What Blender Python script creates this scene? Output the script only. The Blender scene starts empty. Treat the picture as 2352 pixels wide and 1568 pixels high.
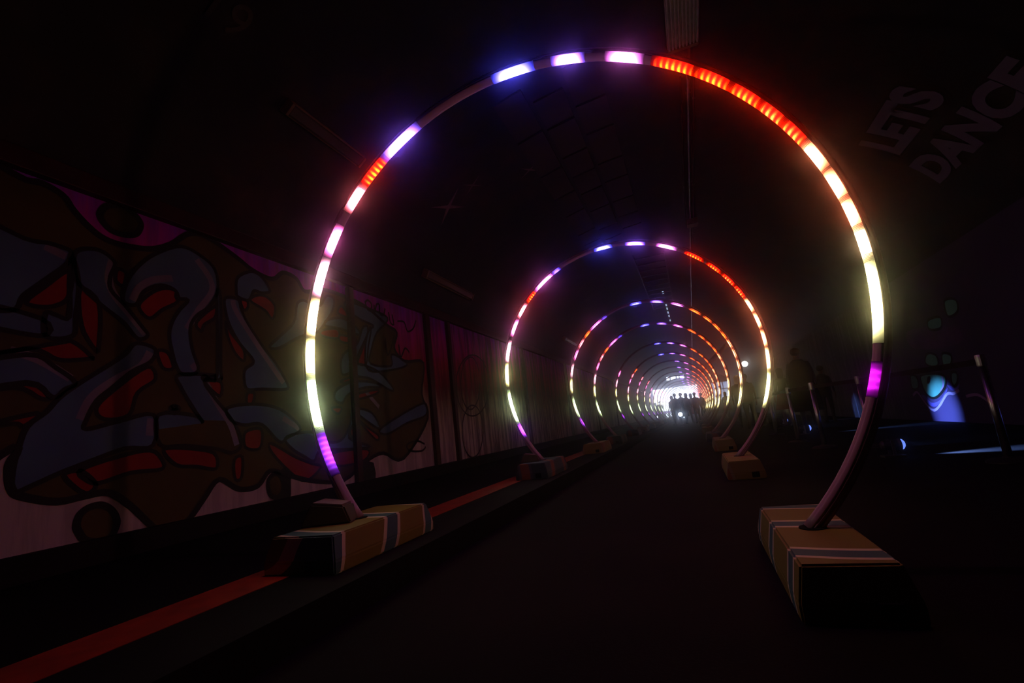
import bpy, bmesh, math, random
from math import sin, cos, pi, radians, degrees, sqrt, asin
from mathutils import Vector, Matrix
from mathutils.geometry import tessellate_polygon

sc = bpy.context.scene
COL = sc.collection
random.seed(7)

# ------------------------------------------------------------------ camera, world, exposure
CAM_H = 0.75
cd = bpy.data.cameras.new('camera')
cam = bpy.data.objects.new('camera', cd)
COL.objects.link(cam)
cd.sensor_width = 36.0
cd.lens = 1112.25 / 2352 * 36.0
cd.clip_start = 0.05
cd.clip_end = 300
def cam_matrix(yaw, pitch, roll):
    F = Vector((-sin(yaw) * cos(pitch), cos(yaw) * cos(pitch), sin(pitch)))
    Rt = Vector((cos(yaw), sin(yaw), 0))
    U = Rt.cross(F)
    r = cos(roll) * Rt - sin(roll) * U
    u = cos(roll) * U + sin(roll) * Rt
    m = Matrix((r, u, -F)).transposed().to_4x4()
    m.translation = Vector((0, 0, CAM_H))
    return m
cam.matrix_world = cam_matrix(radians(19.2895), radians(10.3286), radians(6.5169))
sc.camera = cam

W = bpy.data.worlds.new('world')
sc.world = W
W.use_nodes = True
bg = W.node_tree.nodes['Background']
bg.inputs[0].default_value = (0.66, 0.73, 1.0, 1)      # flat overcast daylight past the exit
bg.inputs[1].default_value = 7.5

sc.view_settings.view_transform = 'Standard'
sc.view_settings.look = 'None'
sc.view_settings.gamma = 1.0
sc.view_settings.exposure = 0.0
sc.view_settings.use_curve_mapping = False
cy = sc.cycles
cy.use_denoising = True
cy.max_bounces = 4
cy.diffuse_bounces = 1
cy.glossy_bounces = 2
cy.transmission_bounces = 3
cy.volume_bounces = 0
cy.sample_clamp_indirect = 3.0
cy.use_light_tree = True
cy.use_adaptive_sampling = True
cy.adaptive_threshold = 0.03
cy.caustics_reflective = False
cy.caustics_refractive = False

LED_GAIN = 2.9
HAZE_DENSITY = 0.022
HAZE_ANISO = 0.98

# ------------------------------------------------------------------ helpers
def obj(name, data, mat=None, parent=None, loc=None):
    o = bpy.data.objects.new(name, data)
    COL.objects.link(o)
    if mat is not None and data is not None:
        for m in (mat if isinstance(mat, (list, tuple)) else [mat]):
            data.materials.append(m)
    if parent is not None: o.parent = parent
    if loc is not None: o.location = loc
    return o
def bm_obj(name, bm, mat=None, parent=None, loc=None, smooth=False):
    me = bpy.data.meshes.new(name)
    bmesh.ops.recalc_face_normals(bm, faces=bm.faces)
    bm.to_mesh(me); bm.free()
    if smooth:
        for p in me.polygons: p.use_smooth = True
    return obj(name, me, mat, parent, loc)
def thing(name, label, cat, loc=(0, 0, 0), rotz=0.0, group=None):
    o = bpy.data.objects.new(name, None)
    COL.objects.link(o)
    o.empty_display_size = 0.1
    o.location = loc; o.rotation_euler = (0, 0, rotz)
    tag(o, label, cat, group)
    return o
def tag(o, label, cat, group=None):
    o['label'] = label; o['category'] = cat
    if group: o['group'] = group
def struct(o):
    o['kind'] = 'structure'
    return o
def dup(root, loc=None, rotz=None, label=None, group=None):
    r = root.copy(); COL.objects.link(r)
    if loc is not None: r.location = loc
    if rotz is not None: r.rotation_euler = (0, 0, rotz)
    if label: r['label'] = label
    if group: r['group'] = group
    for ch in list(root.children):
        c = ch.copy(); COL.objects.link(c); c.parent = r
        for g in list(ch.children):
            d = g.copy(); COL.objects.link(d); d.parent = c
    return r
def box(bm, c, s, bevel=0.0, rot=None):
    r = bmesh.ops.create_cube(bm, size=1.0)
    vs = r['verts']
    bmesh.ops.scale(bm, vec=Vector(s), verts=vs)
    if bevel > 0:
        es = list({e for v in vs for e in v.link_edges})
        rr = bmesh.ops.bevel(bm, geom=es, offset=bevel, segments=2, affect='EDGES', profile=0.5)
        vs = list({v for f in rr['faces'] for v in f.verts} | {v for v in vs if v.is_valid})
    if rot is not None: bmesh.ops.rotate(bm, cent=(0, 0, 0), matrix=rot, verts=vs)
    bmesh.ops.translate(bm, vec=Vector(c), verts=vs)
    return vs
def tube(bm, pts, rad, n=8, caps=True):
    pts = [Vector(p) for p in pts]
    rings = []
    for i, p in enumerate(pts):
        a = pts[max(i - 1, 0)]; b = pts[min(i + 1, len(pts) - 1)]
        t = (b - a).normalized()
        u = t.cross(Vector((0, 0, 1)))
        if u.length < 0.05: u = t.cross(Vector((0, 1, 0)))
        u.normalize(); v = t.cross(u)
        rr = rad[i] if isinstance(rad, (list, tuple)) else rad
        rings.append([bm.verts.new(p + (u * cos(2 * pi * k / n) + v * sin(2 * pi * k / n)) * rr) for k in range(n)])
    for a, b in zip(rings, rings[1:]):
        for k in range(n):
            bm.faces.new((a[k], a[(k + 1) % n], b[(k + 1) % n], b[k]))
    if caps:
        bm.faces.new(rings[0][::-1]); bm.faces.new(rings[-1])
def lathe(bm, prof, n=20, c=(0, 0, 0), sx=1.0, sy=1.0):
    c = Vector(c)
    rings = []
    for r, z in prof:
        rings.append([bm.verts.new(c + Vector((r * sx * cos(2 * pi * k / n), r * sy * sin(2 * pi * k / n), z))) for k in range(n)])
    for a, b in zip(rings, rings[1:]):
        for k in range(n):
            bm.faces.new((a[k], a[(k + 1) % n], b[(k + 1) % n], b[k]))
    bm.faces.new(rings[0][::-1]); bm.faces.new(rings[-1])
def smooth_poly(pts, sub=4, closed=True):
    out = []; n = len(pts)
    rng = range(n) if closed else range(n - 1)
    for i in rng:
        if closed: p = [pts[(i + k) % n] for k in (-1, 0, 1, 2)]
        else: p = [pts[max(0, min(n - 1, i + k))] for k in (-1, 0, 1, 2)]
        for s in range(sub):
            t = s / sub
            out.append(tuple(0.5 * (2 * p[1][j] + (p[2][j] - p[0][j]) * t + (2 * p[0][j] - 5 * p[1][j] + 4 * p[2][j] - p[3][j]) * t * t
                       + (3 * p[1][j] - p[0][j] - 3 * p[2][j] + p[3][j]) * t ** 3) for j in (0, 1)))
    if not closed: out.append(tuple(pts[-1]))
    return out

# ------------------------------------------------------------------ materials
MATS = {}
def newmat(name):
    m = bpy.data.materials.new(name); m.use_nodes = True
    nt = m.node_tree
    return m, nt, nt.nodes['Principled BSDF']
def N(nt, t, **kw):
    n = nt.nodes.new(t)
    for k, v in kw.items():
        if k in n.inputs: n.inputs[k].default_value = v
        else: setattr(n, k, v)
    return n
def plain(name, col, rough=0.6, metal=0.0, var=0.25, scale=6.0, bump=0.0):
    if name in MATS: return MATS[name]
    m, nt, b = newmat(name)
    tc = N(nt, 'ShaderNodeTexCoord')
    no = N(nt, 'ShaderNodeTexNoise', Scale=scale, Detail=5.0)
    nt.links.new(tc.outputs['Object'], no.inputs['Vector'])
    rp = N(nt, 'ShaderNodeValToRGB')
    rp.color_ramp.elements[0].position = 0.3; rp.color_ramp.elements[1].position = 0.7
    rp.color_ramp.elements[0].color = (*[c * (1 - var) for c in col], 1)
    rp.color_ramp.elements[1].color = (*[min(1, c * (1 + var)) for c in col], 1)
    nt.links.new(no.outputs['Fac'], rp.inputs[0])
    nt.links.new(rp.outputs[0], b.inputs['Base Color'])
    b.inputs['Roughness'].default_value = rough
    b.inputs['Metallic'].default_value = metal
    if bump:
        bu = N(nt, 'ShaderNodeBump', Strength=bump, Distance=0.01)
        nt.links.new(no.outputs['Fac'], bu.inputs['Height'])
        nt.links.new(bu.outputs[0], b.inputs['Normal'])
    if rough >= 0.75: b.inputs['Specular IOR Level'].default_value = 0.12
    MATS[name] = m
    return m
def emit(name, col, strength):
    if name in MATS: return MATS[name]
    m = bpy.data.materials.new(name); m.use_nodes = True
    nt = m.node_tree; nt.nodes.clear()
    e = N(nt, 'ShaderNodeEmission', Color=(*col, 1), Strength=strength)
    o = N(nt, 'ShaderNodeOutputMaterial')
    nt.links.new(e.outputs[0], o.inputs[0])
    MATS[name] = m
    return m
def led_mat():
    m = bpy.data.materials.new('led_light'); m.use_nodes = True
    nt = m.node_tree; nt.nodes.clear()
    a = N(nt, 'ShaderNodeAttribute', attribute_name='Col')
    e = N(nt, 'ShaderNodeEmission', Strength=LED_GAIN)
    nt.links.new(a.outputs['Color'], e.inputs['Color'])
    o = N(nt, 'ShaderNodeOutputMaterial')
    nt.links.new(e.outputs[0], o.inputs[0])
    return m
LED = led_mat()
HOOP = plain('grey_plastic_channel', (0.24, 0.13, 0.14), 0.35, 0.0, 0.08, 20)
DIFFUSER = plain('milky_silicone', (0.30, 0.17, 0.20), 0.4, 0.0, 0.05, 20)
BLACK = plain('black_paint', (0.012, 0.012, 0.012), 0.6)
STEEL = plain('brushed_steel', (0.55, 0.55, 0.56), 0.3, 1.0, 0.1, 30)
DARKSTEEL = plain('dark_steel', (0.05, 0.045, 0.045), 0.5, 0.6)
GALV = plain('galvanised_metal', (0.45, 0.46, 0.48), 0.35, 0.9, 0.2, 14)
RUST = plain('oxide_red_steel', (0.05, 0.006, 0.006), 0.6, 0.1, 0.4, 5)
BELT = plain('black_belt_webbing', (0.02, 0.016, 0.016), 0.8)
WOODY = plain('lamp_housing_enamel', (0.24, 0.15, 0.07), 0.5)
PRISM = plain('prismatic_diffuser', (0.10, 0.085, 0.08), 0.25, 0.0, 0.1, 8)

def asphalt():
    m, nt, b = newmat('asphalt')
    tc = N(nt, 'ShaderNodeTexCoord')
    n1 = N(nt, 'ShaderNodeTexNoise', Scale=1.2, Detail=6.0)
    n2 = N(nt, 'ShaderNodeTexNoise', Scale=90.0, Detail=3.0)
    for n in (n1, n2): nt.links.new(tc.outputs['Object'], n.inputs['Vector'])
    rp = N(nt, 'ShaderNodeValToRGB')
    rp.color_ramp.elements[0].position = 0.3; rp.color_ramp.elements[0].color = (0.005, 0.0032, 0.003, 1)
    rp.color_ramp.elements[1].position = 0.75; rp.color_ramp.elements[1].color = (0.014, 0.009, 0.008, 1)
    nt.links.new(n1.outputs['Fac'], rp.inputs[0])
    nt.links.new(rp.outputs[0], b.inputs['Base Color'])
    bu = N(nt, 'ShaderNodeBump', Strength=0.5, Distance=0.004)
    nt.links.new(n2.outputs['Fac'], bu.inputs['Height'])
    nt.links.new(bu.outputs[0], b.inputs['Normal'])
    b.inputs['Roughness'].default_value = 0.85
    b.inputs['Specular IOR Level'].default_value = 0.08
    return m
ASPHALT = asphalt()
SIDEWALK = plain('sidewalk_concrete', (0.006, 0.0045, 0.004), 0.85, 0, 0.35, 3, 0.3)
ORANGE = plain('orange_line_paint', (0.34, 0.022, 0.003), 0.5, 0, 0.25, 9)

def left_wall_mat():
    # wall colour by height: purple along the top, crimson below it, pale with runs of paint at the bottom
    m, nt, b = newmat('left_wall_height_ramp')
    tc = N(nt, 'ShaderNodeTexCoord')
    mp = N(nt, 'ShaderNodeMapping')
    mp.inputs['Scale'].default_value = (1, 7.0, 0.55)
    nt.links.new(tc.outputs['Object'], mp.inputs['Vector'])
    st = N(nt, 'ShaderNodeTexNoise', Scale=1.6, Detail=6.0, Roughness=0.62)
    nt.links.new(mp.outputs[0], st.inputs['Vector'])
    bl = N(nt, 'ShaderNodeTexNoise', Scale=1.1, Detail=4.0)
    nt.links.new(tc.outputs['Object'], bl.inputs['Vector'])
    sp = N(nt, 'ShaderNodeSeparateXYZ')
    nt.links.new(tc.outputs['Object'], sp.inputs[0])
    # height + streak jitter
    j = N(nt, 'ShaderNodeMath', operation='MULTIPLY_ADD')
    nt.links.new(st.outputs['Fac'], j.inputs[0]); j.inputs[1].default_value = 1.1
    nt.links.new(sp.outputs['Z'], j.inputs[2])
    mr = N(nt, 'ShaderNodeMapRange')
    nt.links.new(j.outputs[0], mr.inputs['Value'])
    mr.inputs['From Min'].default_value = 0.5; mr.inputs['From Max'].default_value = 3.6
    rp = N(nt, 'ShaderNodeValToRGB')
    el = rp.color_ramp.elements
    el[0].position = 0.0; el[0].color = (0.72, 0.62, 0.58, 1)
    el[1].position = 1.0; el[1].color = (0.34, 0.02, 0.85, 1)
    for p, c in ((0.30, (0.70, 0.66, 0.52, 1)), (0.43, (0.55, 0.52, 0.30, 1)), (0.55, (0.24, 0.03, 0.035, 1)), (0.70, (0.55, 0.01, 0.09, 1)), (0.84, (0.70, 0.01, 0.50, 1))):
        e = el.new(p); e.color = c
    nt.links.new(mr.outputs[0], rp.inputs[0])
    # dark runs
    r2 = N(nt, 'ShaderNodeValToRGB')
    r2.color_ramp.elements[0].position = 0.44; r2.color_ramp.elements[0].color = (0.06, 0.05, 0.05, 1)
    r2.color_ramp.elements[1].position = 0.56; r2.color_ramp.elements[1].color = (1, 1, 1, 1)
    mp2 = N(nt, 'ShaderNodeMapping'); mp2.inputs['Scale'].default_value = (1, 5.0, 0.4); mp2.inputs['Location'].default_value = (3, 7, 1)
    nt.links.new(tc.outputs['Object'], mp2.inputs['Vector'])
    s2 = N(nt, 'ShaderNodeTexNoise', Scale=2.2, Detail=5.0, Roughness=0.6)
    nt.links.new(mp2.outputs[0], s2.inputs['Vector'])
    nt.links.new(s2.outputs['Fac'], r2.inputs[0])
    # runs only further down the tunnel (y > 7)
    yr = N(nt, 'ShaderNodeMapRange')
    nt.links.new(sp.outputs['Y'], yr.inputs['Value'])
    yr.inputs['From Min'].default_value = 6.0; yr.inputs['From Max'].default_value = 10.0
    yr.inputs['To Min'].default_value = 0.25; yr.inputs['To Max'].default_value = 0.80
    mx = N(nt, 'ShaderNodeMixRGB', blend_type='MULTIPLY')
    nt.links.new(yr.outputs[0], mx.inputs[0])
    nt.links.new(rp.outputs[0], mx.inputs[1]); nt.links.new(r2.outputs[0], mx.inputs[2])
    nt.links.new(mx.outputs[0], b.inputs['Base Color'])
    b.inputs['Roughness'].default_value = 0.8
    bu = N(nt, 'ShaderNodeBump', Strength=0.25, Distance=0.01)
    nt.links.new(bl.outputs['Fac'], bu.inputs['Height']); nt.links.new(bu.outputs[0], b.inputs['Normal'])
    return m
def right_wall_mat():
    m, nt, b = newmat('streaked_right_wall_paint')
    tc = N(nt, 'ShaderNodeTexCoord')
    mp = N(nt, 'ShaderNodeMapping'); mp.inputs['Scale'].default_value = (1, 6.0, 0.5)
    nt.links.new(tc.outputs['Object'], mp.inputs['Vector'])
    st = N(nt, 'ShaderNodeTexNoise', Scale=1.7, Detail=6.0, Roughness=0.6)
    nt.links.new(mp.outputs[0], st.inputs['Vector'])
    rp = N(nt, 'ShaderNodeValToRGB')
    el = rp.color_ramp.elements
    el[0].position = 0.38; el[0].color = (0.018, 0.012, 0.022, 1)
    el[1].position = 0.68; el[1].color = (0.24, 0.21, 0.27, 1)
    e = el.new(0.52); e.color = (0.07, 0.05, 0.065, 1)
    nt.links.new(st.outputs['Fac'], rp.inputs[0])
    sp = N(nt, 'ShaderNodeSeparateXYZ'); nt.links.new(tc.outputs['Object'], sp.inputs[0])
    mr = N(nt, 'ShaderNodeMapRange'); nt.links.new(sp.outputs['Y'], mr.inputs['Value'])
    mr.inputs['From Min'].default_value = 12.6; mr.inputs['From Max'].default_value = 14.0
    mx = N(nt, 'ShaderNodeMixRGB')
    nt.links.new(mr.outputs[0], mx.inputs[0])
    mx.inputs[1].default_value = (0.09, 0.05, 0.16, 1)
    nt.links.new(rp.outputs[0], mx.inputs[2])
    nt.links.new(mx.outputs[0], b.inputs['Base Color'])
    b.inputs['Roughness'].default_value = 0.8
    return m
def vault_mat():
    m, nt, b = newmat('painted_vault')
    tc = N(nt, 'ShaderNodeTexCoord')
    n1 = N(nt, 'ShaderNodeTexNoise', Scale=0.9, Detail=6.0, Roughness=0.65)
    n2 = N(nt, 'ShaderNodeTexNoise', Scale=2.3, Detail=7.0, Roughness=0.7)
    nt.links.new(tc.outputs['Object'], n1.inputs['Vector']); nt.links.new(tc.outputs['Object'], n2.inputs['Vector'])
    r1 = N(nt, 'ShaderNodeValToRGB')
    el = r1.color_ramp.elements
    el[0].position = 0.35; el[0].color = (0.009, 0.009, 0.015, 1)
    el[1].position = 0.75; el[1].color = (0.085, 0.045, 0.034, 1)
    for p, c in ((0.45, (0.012, 0.012, 0.024, 1)), (0.55, (0.03, 0.024, 0.024, 1)), (0.63, (0.05, 0.02, 0.018, 1))):
        el.new(p).color = c
    nt.links.new(n1.outputs['Fac'], r1.inputs[0])
    r2 = N(nt, 'ShaderNodeValToRGB')
    r2.color_ramp.elements[0].position = 0.40; r2.color_ramp.elements[0].color = (0.3, 0.3, 0.3, 1)
    r2.color_ramp.elements[1].position = 0.62; r2.color_ramp.elements[1].color = (1.2, 1.2, 1.2, 1)
    nt.links.new(n2.outputs['Fac'], r2.inputs[0])
    mx = N(nt, 'ShaderNodeMixRGB', blend_type='MULTIPLY'); mx.inputs[0].default_value = 1.0
    nt.links.new(r1.outputs[0], mx.inputs[1]); nt.links.new(r2.outputs[0], mx.inputs[2])
    nt.links.new(mx.outputs[0], b.inputs['Base Color'])
    b.inputs['Roughness'].default_value = 0.7
    bu = N(nt, 'ShaderNodeBump', Strength=0.4, Distance=0.02)
    nt.links.new(n2.outputs['Fac'], bu.inputs['Height']); nt.links.new(bu.outputs[0], b.inputs['Normal'])
    return m
LEFTWALL = left_wall_mat(); RIGHTWALL = right_wall_mat(); VAULT = vault_mat()
PLINTH = plain('dark_plinth', (0.02, 0.016, 0.015), 0.8)
def block_mat(name, c1, c2, c3, scale, rot):
    m, nt, b = newmat(name)
    tc = N(nt, 'ShaderNodeTexCoord')
    mp = N(nt, 'ShaderNodeMapping'); mp.inputs['Rotation'].default_value = (0.4, 0.3, rot)
    nt.links.new(tc.outputs['Object'], mp.inputs['Vector'])
    wv = N(nt, 'ShaderNodeTexWave', Scale=scale, Distortion=2.2, Detail=1.5)
    wv.bands_direction = 'Y'
    nt.links.new(mp.outputs[0], wv.inputs['Vector'])
    rp = N(nt, 'ShaderNodeValToRGB'); rp.color_ramp.interpolation = 'CONSTANT'
    el = rp.color_ramp.elements
    el[0].position = 0.0; el[0].color = (*c2, 1)
    el[1].position = 0.10; el[1].color = (*c3, 1)
    el.new(0.24).color = (*c1, 1)
    nt.links.new(wv.outputs['Fac'], rp.inputs[0])
    nt.links.new(rp.outputs[0], b.inputs['Base Color'])
    b.inputs['Roughness'].default_value = 0.7
    return m
OCHRE = (0.16, 0.115, 0.004); TEAL = (0.03, 0.09, 0.085); CREAM = (0.55, 0.45, 0.28)
BLK = [block_mat('ochre_block_paint', OCHRE, TEAL, CREAM, 0.8, 0.15),
       block_mat('teal_block_paint', (0.015, 0.035, 0.04), (0.20, 0.06, 0.015), (0.06, 0.06, 0.08), 0.9, 0.9),
       block_mat('yellow_block_paint', (0.18, 0.13, 0.02), (0.20, 0.075, 0.02), (0.22, 0.18, 0.1), 0.8, 1.2)]

# ------------------------------------------------------------------ the tunnel
XL, XR = -4.2, 4.4
CXV, HW, ZS, RISE = 0.1, 4.3, 2.95, 2.4
Y0, Y1 = -5.0, 60.0
def vault_pt(phi, y, inset=0.0):
    a = radians(phi)
    p = Vector((CXV + HW * cos(a), y, ZS + RISE * sin(a)))
    n = Vector((cos(a) / HW, 0, sin(a) / RISE)).normalized()
    return p - n * inset
bm = bmesh.new(); box(bm, ((XR - 1.6) / 2 + 0.15, (Y0 + Y1 + 12) / 2, -0.1), (XR + 1.6 + 0.7, Y1 - Y0 + 16, 0.2))
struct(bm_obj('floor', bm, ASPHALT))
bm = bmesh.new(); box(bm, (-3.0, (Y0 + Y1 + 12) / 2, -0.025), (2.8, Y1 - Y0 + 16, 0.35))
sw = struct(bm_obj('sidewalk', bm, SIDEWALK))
bm = bmesh.new(); box(bm, (-2.195, 26, 0.1505), (0.29, 64, 0.005))
bm_obj('painted_line', bm, ORANGE, sw)['label'] = 'orange painted line'
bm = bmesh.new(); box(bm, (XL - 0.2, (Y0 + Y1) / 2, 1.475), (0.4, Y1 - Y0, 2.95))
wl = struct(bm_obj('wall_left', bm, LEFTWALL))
bm = bmesh.new(); box(bm, (XR + 0.2, (Y0 + Y1) / 2, 1.475), (0.4, Y1 - Y0, 2.95))
wr = struct(bm_obj('wall_right', bm, RIGHTWALL))
bm = bmesh.new(); box(bm, (XL + 0.03, (Y0 + Y1) / 2, 0.22), (0.12, Y1 - Y0, 0.20), 0.01)
struct(bm_obj('baseboard_left', bm, PLINTH))
bm = bmesh.new()
NS = 48
rows = []
for y in (Y0, 10.0, 25.0, 42.0, Y1):
    rows.append(([bm.verts.new(vault_pt(180 * k / NS, y)) for k in range(NS + 1)], [bm.verts.new(vault_pt(180 * k / NS, y, -0.35)) for k in range(NS + 1)]))
for (a, ao), (b_, bo) in zip(rows, rows[1:]):
    for k in range(NS):
        bm.faces.new((a[k], a[k + 1], b_[k + 1], b_[k])); bm.faces.new((ao[k], bo[k], bo[k + 1], ao[k + 1]))
ceil = struct(bm_obj('ceiling', bm, VAULT, smooth=True))
bm = bmesh.new(); box(bm, (0.1, Y0 - 0.15, 2.75), (9.6, 0.3, 6.0))
struct(bm_obj('back_light_block', bm, PLINTH))  # unseen wall added behind the camera to keep daylight out
# end wall with the exit opening and a row of small lights above it
bm = bmesh.new()
def wallbox(x0, x1, z0, z1): box(bm, ((x0 + x1) / 2, Y1 + 0.15, (z0 + z1) / 2), (x1 - x0, 0.3, z1 - z0))
wallbox(-5.0, -4.15, 0, 6); wallbox(0.85, 2.3, 0, 6); wallbox(4.25, 5.0, 0, 6)
wallbox(-4.15, 0.85, 3.55, 4.45); wallbox(-4.15, 0.85, 4.85, 6.0); wallbox(2.3, 4.25, 3.5, 6.0); wallbox(2.3, 4.25, 0, 1.5)
xs = [-4.15, -2.35, -2.0, -1.85, -1.3, -1.15, -0.95, -0.85, -0.35, 0.85]
for a, b_ in zip(xs[::2], xs[1::2]): wallbox(a, b_, 4.45, 4.85)
struct(bm_obj('wall_far', bm, PLINTH))
# frosted pane in the right-hand opening
gm = bpy.data.materials.new('frosted_glass'); gm.use_nodes = True
nt = gm.node_tree; nt.nodes.clear()
tr = N(nt, 'ShaderNodeBsdfTranslucent', Color=(0.70, 0.74, 0.80, 1)); df = N(nt, 'ShaderNodeBsdfDiffuse', Color=(0.3, 0.32, 0.35, 1))
ms = N(nt, 'ShaderNodeMixShader'); ms.inputs[0].default_value = 0.3
no_ = N(nt, 'ShaderNodeOutputMaterial')
nt.links.new(tr.outputs[0], ms.inputs[1]); nt.links.new(df.outputs[0], ms.inputs[2]); nt.links.new(ms.outputs[0], no_.inputs[0])
bm = bmesh.new(); box(bm, (3.275, Y1 + 0.15, 2.5), (1.95, 0.02, 2.0))
w1 = struct(bm_obj('window_1', bm, gm))
for x in (2.9, 3.6):
    bm = bmesh.new(); box(bm, (x, Y1 + 0.13, 2.5), (0.07, 0.06, 2.0), 0.004); bm_obj('mullion', bm, DARKSTEEL, w1)
bm = bmesh.new(); box(bm, (3.275, Y1 + 0.13, 2.7), (1.95, 0.06, 0.07), 0.004); bm_obj('transom', bm, DARKSTEEL, w1)
# a dark steel beam along the head of the left wall and the posts under it
bm = bmesh.new(); box(bm, (XL + 0.03, 27, 3.03), (0.09, 63, 0.16), 0.01)
struct(bm_obj('trim_1', bm, RUST))
for i, (y, w) in enumerate(((5.36, 0.10), (7.44, 0.14), (8.25, 0.10), (12.6, 0.14), (17.5, 0.14), (23.0, 0.14), (29.0, 0.14))):
    bm = bmesh.new(); box(bm, (XL + 0.03, y, 1.62), (0.07, w, 2.64), 0.008)
    struct(bm_obj('trim_%d' % (i + 2), bm, RUST))

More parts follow.
